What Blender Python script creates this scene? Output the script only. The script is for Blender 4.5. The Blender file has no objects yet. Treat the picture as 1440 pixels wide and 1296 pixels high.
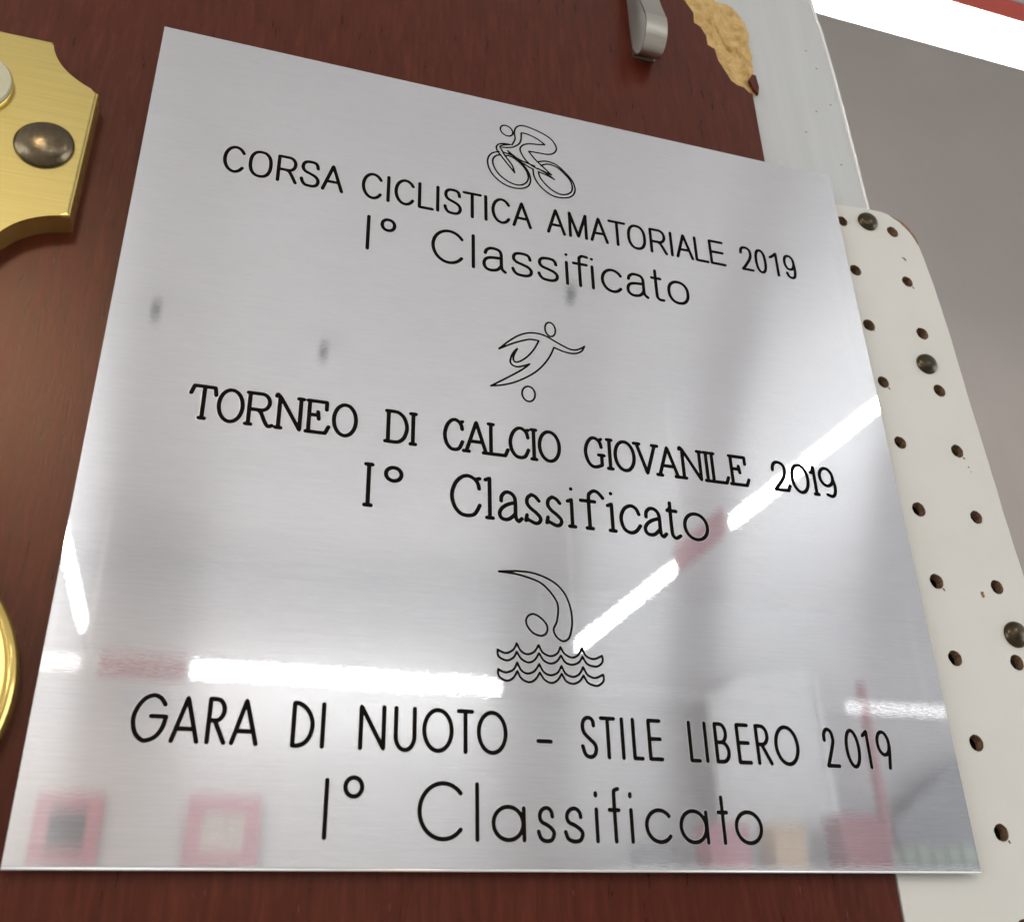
import bpy, bmesh, math, random
from mathutils import Vector, Matrix, noise
from mathutils.geometry import tessellate_polygon
random.seed(7)
S = bpy.context.scene
COL = S.collection
ZB = 1.2                      # height of the plaque's lower edge above the floor (m); plate coordinates below are millimetres from its lower left corner

# ------------------------------------------------------------------ camera, world, exposure
cam_d = bpy.data.cameras.new('camera'); cam = bpy.data.objects.new('camera', cam_d); COL.objects.link(cam)
_r, _u, _b = Vector((0.954054, -0.298801, -0.022342)), Vector((-0.116902, -0.439838, 0.890436)), Vector((-0.275890, -0.846912, -0.454560))
_m = Matrix((_r, _u, _b)).transposed().to_4x4(); _m.translation = Vector((0.027736, -0.197982, -0.017210 + ZB))
cam.matrix_world = _m
cam_d.sensor_width = 36.0; cam_d.lens = 35.153
cam_d.clip_start = 0.005; cam_d.clip_end = 60.0
cam_d.dof.use_dof = True; cam_d.dof.focus_distance = 0.255; cam_d.dof.aperture_fstop = 30.0
S.camera = cam
W = bpy.data.worlds.new('World'); S.world = W; W.use_nodes = True
W.node_tree.nodes['Background'].inputs['Color'].default_value = (0.93, 0.965, 1.0, 1)
W.node_tree.nodes['Background'].inputs['Strength'].default_value = 1.18
S.view_settings.view_transform = 'Standard'; S.view_settings.look = 'None'
S.view_settings.exposure = 1.25; S.view_settings.gamma = 1.0; S.view_settings.use_curve_mapping = False
S.render.engine = 'CYCLES'
S.cycles.use_denoising = True
S.cycles.max_bounces = 8; S.cycles.diffuse_bounces = 4; S.cycles.glossy_bounces = 5
S.cycles.sample_clamp_indirect = 6.0
S.cycles.caustics_reflective = False
TUBE = 20.0                   # brightness of the lit fluorescent lamps

# ------------------------------------------------------------------ node helpers
class N:
    def __init__(s, name):
        s.m = bpy.data.materials.new(name); s.m.use_nodes = True; s.t = s.m.node_tree
        s.b = s.t.nodes['Principled BSDF']; s.out = s.t.nodes['Material Output']
        s.tc = s.n('ShaderNodeTexCoord')
    def n(s, typ, **k):
        x = s.t.nodes.new(typ)
        for a, v in k.items():
            if isinstance(v, (int, float, str, bool)) and hasattr(x, a): setattr(x, a, v)
        return x
    def l(s, a, b): s.t.links.new(a, b)
    def set(s, **k):
        for a, v in k.items():
            i = s.b.inputs[a.replace('_', ' ')]
            i.default_value = v if not isinstance(v, tuple) else (*v, 1)[:len(i.default_value)]
        return s
    def mapped(s, scale, rot=(0, 0, 0), loc=(0, 0, 0)):
        mp = s.n('ShaderNodeMapping'); s.l(s.tc.outputs['Object'], mp.inputs['Vector'])
        mp.inputs['Scale'].default_value = scale; mp.inputs['Rotation'].default_value = rot; mp.inputs['Location'].default_value = loc
        return mp.outputs['Vector']
    def noise(s, scale, vec=None, detail=4, rough=.55, dist=0):
        x = s.n('ShaderNodeTexNoise'); x.inputs['Scale'].default_value = scale; x.inputs['Detail'].default_value = detail
        x.inputs['Roughness'].default_value = rough; x.inputs['Distortion'].default_value = dist
        s.l(vec if vec else s.tc.outputs['Object'], x.inputs['Vector']); return x.outputs['Fac']
    def ramp(s, fac, stops):
        x = s.n('ShaderNodeValToRGB'); e = x.color_ramp.elements
        while len(e) < len(stops): e.new(.5)
        for q, (p, c) in zip(e, stops):
            q.position = p; q.color = (*c, 1) if isinstance(c, tuple) else (c, c, c, 1)
        s.l(fac, x.inputs['Fac']); return x.outputs['Color']
    def mix(s, fac, a, b, blend='MIX'):
        x = s.n('ShaderNodeMix'); x.data_type = 'RGBA'; x.blend_type = blend
        for i, v in ((0, fac), (6, a), (7, b)):
            if hasattr(v, 'is_output'): s.l(v, x.inputs[i])
            else: x.inputs[i].default_value = (*v, 1) if isinstance(v, tuple) else v
        return x.outputs[2]
    def bump(s, h, strength, dist):
        x = s.n('ShaderNodeBump'); x.inputs['Strength'].default_value = strength; x.inputs['Distance'].default_value = dist
        s.l(h, x.inputs['Height']); return x.outputs['Normal']
    def rough(s, fac, lo, hi):
        x = s.n('ShaderNodeMapRange'); x.inputs['To Min'].default_value = lo; x.inputs['To Max'].default_value = hi
        s.l(fac, x.inputs['Value']); return x.outputs['Result']

def paint(name, col, rough=.5, var=.06, scale=12., bump=0.0, spec=.5):
    g = N(name); f = g.noise(scale, detail=5)
    d = tuple(max(0, c*(1-var)) for c in col); e = tuple(min(1, c*(1+var)) for c in col)
    g.l(g.ramp(f, [(.3, d), (.7, e)]), g.b.inputs['Base Color'])
    g.l(g.rough(f, rough*.85, min(1, rough*1.15)), g.b.inputs['Roughness'])
    g.set(Specular_IOR_Level=spec)
    if bump:
        g.l(g.bump(g.noise(scale*12, detail=3), bump, .001), g.b.inputs['Normal'])
    return g.m
def glow(name, col, strength):
    g = N(name); g.set(Base_Color=(.8, .8, .8), Emission_Color=col, Emission_Strength=strength); return g.m

def brushed_steel():
    g = N('brushed_aluminium')
    # long horizontal brush lines
    v1 = g.mapped((75, 1, 1900)); f1 = g.noise(1.0, v1, detail=3, rough=.6)
    v2 = g.mapped((260, 1, 4200), loc=(3, 0, 1)); f2 = g.noise(1.0, v2, detail=2, rough=.6)
    fm = g.mix(.5, f1, f2)
    tint = g.ramp(fm, [(.3, (.825, .827, .836)), (.7, (.94, .942, .952))])
    f3 = g.noise(1.0, g.mapped((420, 1, 6500), loc=(7, 0, 4)), detail=1); nrm = g.bump(g.mix(.75, fm, f3), .0062, .0003)
    tg = g.n('ShaderNodeTangent', direction_type='UV_MAP')
    tg.uv_map = 'brush'
    def lobe(r, an, dist='GGX'):
        x = g.n('ShaderNodeBsdfAnisotropic'); x.distribution = dist
        x.inputs['Anisotropy'].default_value = an
        g.l(g.mix(1.0, tint, (.972, .972, 1.0) if dist != 'GGX' else (.955, .962, 1.0), 'MULTIPLY'), x.inputs['Color']); g.l(tg.outputs['Tangent'], x.inputs['Tangent']); g.l(nrm, x.inputs['Normal'])
        if isinstance(r, float): x.inputs['Roughness'].default_value = r
        else: g.l(r, x.inputs['Roughness'])
        return x.outputs[0]
    a = lobe(g.rough(fm, .012, .024), .30, 'BECKMANN'); b = lobe(.205, .715)
    ms = g.n('ShaderNodeMixShader'); sm = g.noise(26., detail=5, rough=.6); ad = g.n('ShaderNodeMath', operation='MULTIPLY_ADD'); g.l(sm, ad.inputs[0]); ad.inputs[1].default_value = .16; g.l(g.rough(fm, .18, .56), ad.inputs[2]); g.l(ad.outputs[0], ms.inputs[0])
    g.l(a, ms.inputs[1]); g.l(b, ms.inputs[2]); g.l(ms.outputs[0], g.out.inputs['Surface'])
    return g.m
def mahogany():
    g = N('mahogany_laminate')
    grain = g.noise(1.0, g.mapped((560, 1, 72)), detail=5, rough=.64, dist=.5)
    fine = g.noise(1.0, g.mapped((1500, 1, 260), loc=(5, 0, 2)), detail=4, rough=.7)
    broad = g.noise(1.0, g.mapped((46, 1, 22), loc=(2, 0, 7)), detail=4, rough=.5)
    c = g.ramp(grain, [(.24, (.032, .0050, .0024)), (.5, (.078, .0122, .0058)), (.76, (.150, .0285, .0145))])
    c = g.mix(g.rough(fine, 0, .42), c, (.034, .0062, .0038))
    c = g.mix(g.rough(broad, 0, .5), c, (.110, .022, .013))
    pore = g.ramp(g.noise(1.0, g.mapped((1500, 1, 210), loc=(1, 0, 9)), detail=1), [(.73, 0.0), (.80, 1.0)])
    c = g.mix(g.rough(pore, 0, .35), c, (.24, .12, .09))
    g.l(c, g.b.inputs['Base Color'])
    g.l(g.rough(grain, .24, .34), g.b.inputs['Roughness'])
    g.l(g.bump(g.mix(.5, grain, fine), .13, .0004), g.b.inputs['Normal'])
    g.set(Specular_IOR_Level=.42, Specular_Tint=(1.0, .70, .55))
    return g.m
def brass(name, col, rough, an=0.0, lines=True):
    g = N(name); g.set(Metallic=1.0)
    f = g.noise(1.0, g.mapped((30, 20, 1800)), detail=3) if lines else g.noise(180., detail=4)
    d = tuple(c*.88 for c in col)
    g.l(g.ramp(f, [(.3, d), (.7, col)]), g.b.inputs['Base Color'])
    g.l(g.rough(f, rough*.8, rough*1.2), g.b.inputs['Roughness'])
    g.l(g.bump(f, .05, .0003), g.b.inputs['Normal'])
    return g.m
def bronze(k=1.0):
    g = N('aged_bronze'); g.set(Metallic=1.0)
    f = g.noise(420., detail=5, rough=.65); f2 = g.noise(1500., detail=2)
    g.l(g.ramp(f, [(.3, (.115*k, .090*k, .058*k)), (.7, (.185*k, .150*k, .098*k))]), g.b.inputs['Base Color'])
    g.l(g.rough(f2, .20, .30), g.b.inputs['Roughness']); g.l(g.bump(f2, .12, .0003), g.b.inputs['Normal'])
    return g.m
def board_white():
    g = N('white_painted_hardboard')
    f = g.noise(22., detail=5); s = g.ramp(g.noise(190., detail=3, rough=.7), [(.70, 0.0), (.78, 1.0)])
    c = g.ramp(f, [(.3, (.71, .705, .655)), (.7, (.76, .755, .71))])
    c = g.mix(g.rough(s, 0, .18), c, (.48, .44, .37))
    g.l(c, g.b.inputs['Base Color']); g.set(Roughness=.42)
    g.l(g.bump(g.noise(900., detail=3), .06, .0004), g.b.inputs['Normal'])
    return g.m
def hardboard_core():
    g = N('brown_fibre_core'); f = g.noise(900., detail=5, rough=.7)
    g.l(g.ramp(f, [(.3, (.10, .055, .03)), (.7, (.40, .24, .135))]), g.b.inputs['Base Color']); g.set(Roughness=.9)
    g.l(g.bump(f, .8, .0006), g.b.inputs['Normal']); return g.m
def chip_tan():
    g = N('raw_chipboard')
    f = g.noise(260., detail=6, rough=.65); f2 = g.noise(1.0, g.mapped((700, 400, 330)), detail=4, rough=.7)
    c = g.ramp(f, [(.25, (.47, .295, .105)), (.5, (.72, .49, .205)), (.78, (.84, .63, .31))])
    c = g.mix(g.rough(g.ramp(f2, [(.64, 0.0), (.74, 1.0)]), 0, .5), c, (.34, .20, .075))
    g.l(c, g.b.inputs['Base Color']); g.set(Roughness=.95, Specular_IOR_Level=.2)
    g.l(g.bump(f, .8, .0022), g.b.inputs['Normal']); return g.m
def alu_sheet():
    g = N('dull_white_metal')
    f = g.noise(1.0, g.mapped((160, 1, 14)), detail=5, rough=.6); f2 = g.noise(30., detail=4)
    c = g.ramp(f, [(.3, (.59, .615, .62)), (.7, (.66, .685, .69))]); c = g.mix(g.rough(f2, 0, .4), c, (.62, .625, .61))
    g.l(c, g.b.inputs['Base Color']); g.set(Metallic=.25); g.l(g.rough(f, .36, .5), g.b.inputs['Roughness'])
    g.l(g.bump(f, .05, .0003), g.b.inputs['Normal']); return g.m
def plaster(name, col, rough=.85):
    g = N(name); f = g.noise(3.0, detail=6, rough=.6); f2 = g.noise(60., detail=3)
    g.l(g.ramp(f, [(.3, tuple(c*.93 for c in col)), (.7, col)]), g.b.inputs['Base Color']); g.set(Roughness=rough, Specular_IOR_Level=.2)
    g.l(g.bump(f2, .08, .002), g.b.inputs['Normal']); return g.m

# ------------------------------------------------------------------ mesh helpers
def link(name, me, parent=None):
    o = bpy.data.objects.new(name, me); COL.objects.link(o)
    if parent: o.parent = parent
    return o
def obj(name, bm, mats, parent=None, smooth=False):
    bmesh.ops.recalc_face_normals(bm, faces=bm.faces[:])
    me = bpy.data.meshes.new(name); bm.to_mesh(me); bm.free()
    for m in (mats if isinstance(mats, (list, tuple)) else [mats]): me.materials.append(m)
    if smooth: me.polygons.foreach_set('use_smooth', [True]*len(me.polygons))
    return link(name, me, parent)
def tag(o, label, cat, group=None, kind=None):
    o['label'] = label; o['category'] = cat
    if group: o['group'] = group
    if kind: o['kind'] = kind
    return o
def struct(o, label, cat): return tag(o, label, cat, None, 'structure')
def thing(name, loc, label, cat, group=None):
    o = bpy.data.objects.new(name, None); COL.objects.link(o); o.location = loc; o.empty_display_size = .02
    return tag(o, label, cat, group)
def box(bm, x0, x1, y0, y1, z0, z1, bev=0.0, seg=2):
    r = bmesh.ops.create_cube(bm, size=1.0, matrix=Matrix.Translation(((x0+x1)/2, (y0+y1)/2, (z0+z1)/2)) @ Matrix.Diagonal((x1-x0, y1-y0, z1-z0, 1)))
    if bev:
        ed = list({e for v in r['verts'] for e in v.link_edges})
        bmesh.ops.bevel(bm, geom=ed, offset=bev, segments=seg, affect='EDGES', profile=.5)
def boxobj(name, d, mat, parent=None, bev=0.0):
    bm = bmesh.new(); box(bm, *d, bev=bev); return obj(name, bm, mat, parent)
def prism(bm, pts, y0, y1, bev=0.0, seg=3):
    """pts: outline in (x, z); front face at y0 (towards the viewer), back at y1"""
    f = [bm.verts.new((x, y0, z)) for x, z in pts]; b = [bm.verts.new((x, y1, z)) for x, z in pts]
    ff = bm.faces.new(f); bm.faces.new(b[::-1])
    n = len(pts)
    for i in range(n): bm.faces.new((f[i], b[i], b[(i+1) % n], f[(i+1) % n]))
    if bev:
        bmesh.ops.bevel(bm, geom=ff.edges[:], offset=bev, segments=seg, affect='EDGES', profile=.5)
def cyl(bm, c, r, h, axis='Z', seg=24, r2=None):
    m = Matrix.Translation(c)
    if axis == 'X': m = m @ Matrix.Rotation(math.pi/2, 4, 'Y')
    if axis == 'Y': m = m @ Matrix.Rotation(math.pi/2, 4, 'X')
    bmesh.ops.create_cone(bm, cap_ends=True, segments=seg, radius1=r, radius2=r if r2 is None else r2, depth=h, matrix=m)
def lathe(bm, prof, c, squash=(1, 1), rot=0.0, seg=40, wob=0.0):
    """profile [(r, h)] turned round the axis that points out of the wall (-y)"""
    rings = []
    for k, (r, h) in enumerate(prof):
        if r < 1e-7: rings.append([bm.verts.new((c[0], c[1]-h, c[2]))]); continue
        ring = []
        for i in range(seg):
            a = 2*math.pi*i/seg; w = 1+wob*math.sin(2*a+1)+wob*.6*math.sin(3*a)
            x, z = r*w*squash[0]*math.cos(a), r*w*squash[1]*math.sin(a)
            ring.append(bm.verts.new((c[0]+x*math.cos(rot)-z*math.sin(rot), c[1]-h, c[2]+x*math.sin(rot)+z*math.cos(rot))))
        rings.append(ring)
    for a, b in zip(rings, rings[1:]):
        for i in range(seg):
            j = (i+1) % seg
            if len(a) == 1: bm.faces.new((a[0], b[i], b[j]))
            elif len(b) == 1: bm.faces.new((a[i], a[j], b[0]))
            else: bm.faces.new((a[i], a[j], b[j], b[i]))

# ------------------------------------------------------------------ engraved strokes
def smooth_path(pts, closed, step=.22):
    """rounds a measured outline, keeping its sharp corners"""
    n = len(pts); V = [Vector(p) for p in pts]
    if closed: V = V+[V[0]]
    m = len(V); corner = [True]*m
    for i in range(1, m-1):
        a, b = V[i]-V[i-1], V[i+1]-V[i]
        corner[i] = a.length > 1e-6 and b.length > 1e-6 and a.angle(b) > math.radians(62)
    if closed: corner[0] = corner[-1] = False
    out = []
    for i in range(m-1):
        p1, p2 = V[i], V[i+1]
        p0 = V[i-1] if i > 0 and not corner[i] else (V[m-2] if closed and i == 0 else p1)
        p3 = V[i+2] if i+2 < m and not corner[i+1] else (V[1] if closed and i+2 >= m else p2)
        k = max(2, int((p2-p1).length/step))
        for j in range(k):
            t = j/k
            out.append(.5*((2*p1)+(p2-p0)*t+(2*p0-5*p1+4*p2-p3)*t*t+(3*p1-p0-3*p2+p3)*t**3))
    if not closed: out.append(V[-1])
    return out
def groove(bm, path, w, closed, lift, H=.045):
    """a paint-filled cutter line: flat domed ribbon with round ends (mm in, metres out)"""
    P = [path[0]]
    for q in path[1:]:
        if (q-P[-1]).length > .02: P.append(q)
    if closed and (P[0]-P[-1]).length < .02: P.pop()
    if len(P) < 2: P = [path[0]-Vector((.01, 0)), path[0]+Vector((.01, 0))]
    n = len(P); prof = [(-1, 0), (-.8, .6), (-.35, 1), (.35, 1), (.8, .6), (1, 0)]
    def put(p, nrm, s, h): q = p+nrm*(s*w/2); return bm.verts.new((q.x/1000, -(lift+h*H)/1000, q.y/1000))
    rows = []
    for i in range(n):
        a = P[i-1] if i > 0 or closed else P[i]; b = P[(i+1) % n] if i < n-1 or closed else P[i]
        d1 = (P[i]-a); d2 = (b-P[i])
        if d1.length < 1e-9: d1 = d2
        if d2.length < 1e-9: d2 = d1
        d1 = d1.normalized(); d2 = d2.normalized(); t = d1+d2
        if t.length < .5:                       # hairpin: cap and restart
            rows.append(('cap', P[i], Vector((-d1.y, d1.x)))); rows.append(('new', P[i], Vector((-d2.y, d2.x)))); continue
        t.normalize(); rows.append(('', P[i], Vector((-t.y, t.x))))
    strips, cur = [], []
    for k, p, nn in rows:
        if k == 'new': strips.append(cur); cur = []
        cur.append((p, nn))
    strips.append(cur)
    if closed and len(strips) > 1: strips[-1] = strips[-1]+strips[0]; strips = strips[1:]; closed = False
    for st in strips:
        R = [[put(p, nn, s, h) for s, h in prof] for p, nn in st]
        for a, b in zip(R, R[1:]+([R[0]] if closed else [])):
            for i in range(5): bm.faces.new((a[i], a[i+1], b[i+1], b[i]))
    ends = [] if closed else [e for st in strips for e in (st[0][0], st[-1][0])]
    for p in ends:                              # round cutter ends
        for (ra, ha), (rb, hb) in (((1, 0), (.8, .6)), ((.8, .6), (.35, 1))):
            A = [bm.verts.new(((p.x+w/2*ra*math.cos(t))/1000, -(lift+ha*H)/1000-1e-6, (p.y+w/2*ra*math.sin(t))/1000)) for t in [2*math.pi*i/14 for i in range(14)]]
            B = [bm.verts.new(((p.x+w/2*rb*math.cos(t))/1000, -(lift+hb*H)/1000-1e-6, (p.y+w/2*rb*math.sin(t))/1000)) for t in [2*math.pi*i/14 for i in range(14)]]
            for i in range(14): bm.faces.new((A[i], A[(i+1) % 14], B[(i+1) % 14], B[i]))
        bm.faces.new(B)
def arc(cx, cy, rx, ry, a0, a1, n=20):
    return [(cx+rx*math.cos(math.radians(a0+(a1-a0)*i/n)), cy+ry*math.sin(math.radians(a0+(a1-a0)*i/n))) for i in range(n+1)]
ELL = arc(.5, .5, .5, .5, 90, 449, 30)
def sup(cx, cy, rx, ry, e=2.35, n=32):          # slightly squared O
    r = []
    for i in range(n+1):
        a = math.pi/2+2*math.pi*i/n; c, s = math.cos(a), math.sin(a)
        r.append((cx+rx*math.copysign(abs(c)**(2/e), c), cy+ry*math.copysign(abs(s)**(2/e), s)))
    return r
def sc(l, y): return [(p[0], p[1]*y)+tuple(p[2:]) for p in l]
SS = [(.94, .76), (.90, .88), (.78, .97), (.52, 1.0), (.22, .97), (.07, .86), (.06, .70), (.20, .58), (.52, .50), (.84, .40), (.99, .25), (.93, .09), (.74, .01), (.48, 0), (.22, .03), (.06, .14), (0, .26)]
# glyph = list of strokes; a point is (x, y[, dx]): x runs 0..1 over the measured width, y in cap heights, dx in cap heights
SANS = {
 'C': [arc(.555, .5, .555, .5, 36, 322, 28)], 'O': [sup(.5, .5, .5, .5)], 'I': [[(0, 0), (0, 1)]], 'l': [[(0, 0), (0, 1)]],
 'R': [[(0, 0), (0, 1), (.52, 1)]+arc(.58, .735, .36, .265, 90, -90, 12)+[(.0, .47)], [(.42, .47), (.58, .43), (.72, .32), (1, 0)]],
 'S': [SS], 'A': [[(0, 0), (.5, 1), (1, 0)], [(.18, .34), (.82, .34)]],
 'L': [[(0, 1), (0, 0), (1, 0)]], 'T': [[(0, 1), (1, 1)], [(.5, 1), (.5, 0)]], 'M': [[(0, 0), (0, 1), (.5, .03), (1, 1), (1, 0)]],
 'E': [[(.93, 1), (0, 1), (0, 0), (1, 0)], [(0, .52), (.9, .52)]],
 '2': [[(0, .74), (.05, .88), (.2, .97), (.45, 1), (.75, .97), (.92, .86), (.94, .68), (.8, .49), (.4, .22), (.02, 0)], [(.02, 0), (1, 0)]],
 '0': [sup(.5, .5, .5, .5)], '1': [[(-.1, .78), (.4, .86), (1, 1), (1, 0)]],
 '9': [sup(.48, .69, .48, .31, 2.2), [(.96, .66), (1, .5), (.97, .25), (.84, .06), (.55, 0), (.25, .05), (.1, .2)]],
 'deg': [sup(.5, .83, .5, .17, 2.1)],
 'a': [[(.06, .52), (.12, .62), (.3, .695), (.52, .70), (.72, .66), (.81, .56), (.82, .44), (.82, .18), (.86, .07), (1, 0)], [(.82, .42), (.35, .40), (.1, .34), (0, .22), (.03, .09), (.18, .01), (.40, 0), (.64, .05), (.82, .18)]],
 's': [sc(SS, .70)], 'i': [[(0, 0), (0, .69)], [(0, .94), (0, .945)]],
 'f': [[(.42, 0), (.42, .83), (.48, .93), (.66, .985), (1, .97)], [(0, .71), (.93, .71)]],
 'c': [sc(arc(.56, .5, .56, .5, 34, 320, 24), .70)], 't': [[(.38, .95), (.38, .18), (.46, .05), (.68, 0), (1, .0)], [(0, .70), (.84, .70)]], 'o': [sc(sup(.5, .5, .5, .5, 2.2), .70)],
}
def sf(x, y, s=.072): return [(x, y, -s), (x, y, s)]
SLAB = {
 'T': [[(-.05, .76), (.06, 1), (.94, 1), (1, .77)], [(.5, 1), (.5, 0)], sf(.5, 0)], 'O': [ELL],
 'R': [[(0, 1, -.06), (.45, 1)]+arc(.5, .74, .34, .26, 90, -90, 12)+[(.0, .48)], [(0, 1), (0, 0)], sf(0, 0), [(.34, .48), (.5, .40), (.66, .17), (.78, .03), (.88, -.01), (1, .03)]],
 'N': [[(0, 1, -.1), (0, 1), (1, 0), (1, 1)], [(0, 1), (0, 0)], sf(0, 0), sf(1, 1)],
 'E': [[(0, 1, -.05), (.86, 1), (.86, .76)], [(0, 1), (0, 0)], [(0, 0, -.07), (.84, 0), (1, .21)], [(0, .55), (.46, .55)], [(.46, .66, -.01), (.46, .43, .015)]],
 'D': [[(0, 1, -.06), (.4, 1), (.62, .95), (.86, .80), (1, .5), (.88, .2), (.66, .05), (.4, 0), (0, 0, -.08)], [(0, 1), (0, 0)]],
 'I': [[(0, 0), (0, 1)], sf(0, 0), sf(0, 1)],
 'C': [[(.98, .70), (.94, .82), (.82, .93), (.58, 1), (.34, .95), (.12, .78), (0, .5), (.08, .22), (.30, .04), (.56, 0), (.82, .06), (1.0, .28)], [(.84, .92), (1.0, .96)]],
 'A': [[(0, 0), (.5, 1), (1, 0)], [(.19, .34), (.81, .34)], sf(0, 0, .08), sf(1, 0, .08)],
 'L': [[(0, 1), (0, 0)], sf(0, 1), [(0, 0, -.1), (.85, 0), (1.0, .2)]],
 'G': [[(.96, .70), (.90, .84), (.78, .94), (.55, 1), (.32, .95), (.10, .76), (0, .5), (.10, .2), (.32, .03), (.6, 0), (.96, .08), (.96, .42)], sf(.94, .42, .09), [(.84, .93), (.96, .98)]],
 'V': [[(0, 1), (.5, 0), (1, 1)], sf(0, 1, .09), sf(1, 1, .09)],
 '2': [[(0, .70), (.04, .84), (.18, .96), (.40, 1), (.66, .94), (.78, .80), (.76, .62), (.62, .42), (.05, 0)], [(.05, 0), (.86, 0), (1, .18)]],
 '0': [ELL], '1': [[(-.1, .78), (1, .80, -.06), (1, 1, 0)], [(1, 1), (1, 0)], sf(1, 0)],
 '9': [arc(.46, .68, .46, .32, 90, 449, 24), [(.91, .62), (1, .40), (.95, .14), (.78, .01), (.6, -.01), (.38, .03)]],
 'deg': [arc(.5, .82, .5, .165, 90, 449, 20)],
 'l': [[(0, .95, -.10), (0, 1), (0, 0)], sf(0, 0)],
 'a': [[(.08, .46), (.10, .58), (.26, .68), (.46, .69), (.64, .62), (.72, .48), (.72, .16), (.76, .03), (.86, -.02), (1, .06)], [(.72, .45), (.36, .38), (.10, .27), (0, .14), (.08, .03), (.28, 0), (.48, .04), (.72, .17)]],
 's': [[(.90, .56), (.66, .66), (.40, .70), (.14, .62), (.08, .48), (.3, .36), (.72, .24), (.98, .12), (.9, .02), (.66, -.02), (.34, .02), (.02, .08)], [(-.02, .03), (.06, .17)]],
 'i': [[(0, .64, -.10), (0, .69), (0, 0)], sf(0, 0), [(0, .965), (.0, .97)]],
 'f': [[(.36, 0), (.36, .78), (.44, .92), (.62, .985), (.8, .95), (1, .82)], [(0, .70), (.62, .70)], sf(.36, 0)],
 'c': [[(1.0, .50), (.86, .64), (.56, .70), (.2, .6), (0, .36), (.12, .1), (.45, 0), (.78, .05), (1.04, .2)]],
 't': [[(.24, .90), (.24, .16), (.36, .02), (.6, -.02), (1, .05)], [(-.05, .69), (.24, .76)], [(0, .69), (.78, .69)]], 'o': [sc(ELL, .68)],
}
s6 = [(.92, .44), (.86, .53), (.66, .59), (.42, .59), (.18, .53), (.10, .43), (.22, .34), (.58, .28), (.90, .20), (1, .12), (.86, .02), (.6, -.01), (.34, 0), (.12, .05), (0, .16)]
GEO = {
 'G': [[(.93, .82), (.78, .96), (.55, 1.02), (.28, .93), (.07, .70), (0, .44), (.10, .16), (.32, .0), (.5, -.01), (.74, .08), (.92, .28), (1, .54), (.54, .54)]],
 'A': [[(0, 0), (.5, 1), (1, 0)], [(.15, .28), (.85, .28)]],
 'R': [[(0, 0), (0, 1), (.35, 1)]+arc(.38, .75, .50, .25, 82, -85, 12)+[(.0, .5)], [(.35, .5), (1, 0)]],
 'D': [[(0, 0), (0, 1), (.22, 1), (.60, .90), (.88, .72), (1, .5), (.9, .25), (.65, .08), (.3, 0), (0, 0)]],
 'I': [[(0, 0), (0, 1)]], 'N': [[(0, 0), (0, 1), (1, 0), (1, 1)]], 'U': [[(0, 1), (0, .32)]+arc(.5, .32, .5, .33, 180, 360, 14)+[(1, 1)]],
 'O': [ELL], 'T': [[(0, 1), (1, 1)], [(.5, 1), (.5, 0)]], '-': [[(0, .34), (1, .34)]],
 'S': [[(.88, .80), (.80, .94), (.48, 1.0), (.16, .93), (.05, .77), (.16, .60), (.58, .44), (.92, .32), (1, .18), (.85, .04), (.52, -.01), (.18, .06), (0, .26)]],
 'L': [[(0, 1), (0, 0), (1, 0)]], 'E': [[(.95, 1), (0, 1), (0, 0), (1, 0)], [(0, .52), (.92, .52)]],
 'B': [[(0, 0), (0, 1), (.35, 1)]+arc(.40, .755, .47, .245, 85, -88, 12)+[(0, .51)], [(.35, .51)]+arc(.45, .255, .55, .255, 80, -85, 12)+[(0, 0)]],
 '2': [[(0, .70), (.03, .86), (.2, .97), (.42, 1), (.66, .93), (.76, .78), (.70, .60), (.05, 0)], [(.05, 0), (1, 0)]],
 '0': [ELL], '1': [[(-.15, .87), (1, 1), (1, 0)]],
 '9': [arc(.46, .68, .46, .32, 90, 449, 24), [(.92, .62), (.90, .5), (.70, 0)]],
 'deg': [arc(.5, .89, .5, .168, 90, 449, 20)], 'C': [arc(.565, .5, .565, .5, 41, 319, 28)], 'l': [[(0, 0), (0, 1)]],
 'a': [[(p[0]*.97, p[1]*.6) for p in ELL], [(1, 0), (1, .58)]], 's': [s6], 'i': [[(0, 0), (0, .59)], [(0, .855), (0, .895)]],
 'f': [[(.55, 0), (.55, .85), (.66, .96), (1.0, .99)], [(0, .585), (1, .585)]],
 'c': [sc(arc(.57, .5, .57, .5, 40, 320, 24), .60)], 't': [[(.5, .88), (.5, 0)], [(0, .585), (1, .585)]], 'o': [sc(ELL, .60)],
}
def engrave_line(name, data, font, w, mat, parent):
    v0, v1, letters = data; h = v1-v0; bm = bmesh.new(); rim = bmesh.new(); lift = .014
    for g, u0, u1 in letters:
        for st in font[g]:
            pts = [Vector((u0+(u1-u0)*p[0]+(p[2] if len(p) > 2 else 0)*h, v0+p[1]*h)) for p in st]
            closed = (pts[0]-pts[-1]).length < .12 and len(pts) > 12
            lift += .0006
            sp = smooth_path(pts, False, .16)
            groove(bm, sp, w, closed, lift); groove(rim, sp, w+.17, closed, .0008, .011)  # wider pale ribbon added under each stroke as a light halo
    o = obj(name, bm, mat, parent, True); obj('halo_rim', rim, M_HALO, o, True); return o
def engrave_icon(name, strokes, w, mat, parent):
    bm = bmesh.new(); rim = bmesh.new(); lift = .014
    for pts, cl in strokes:
        lift += .001; sp = smooth_path(pts, bool(cl), .16); groove(bm, sp, w, bool(cl), lift); groove(rim, sp, w+.13, bool(cl), .0008, .011)  # same added pale halo ribbon under the icon strokes
    o = obj(name, bm, mat, parent, True); obj('halo_rim', rim, M_HALO, o, True); return o

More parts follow.
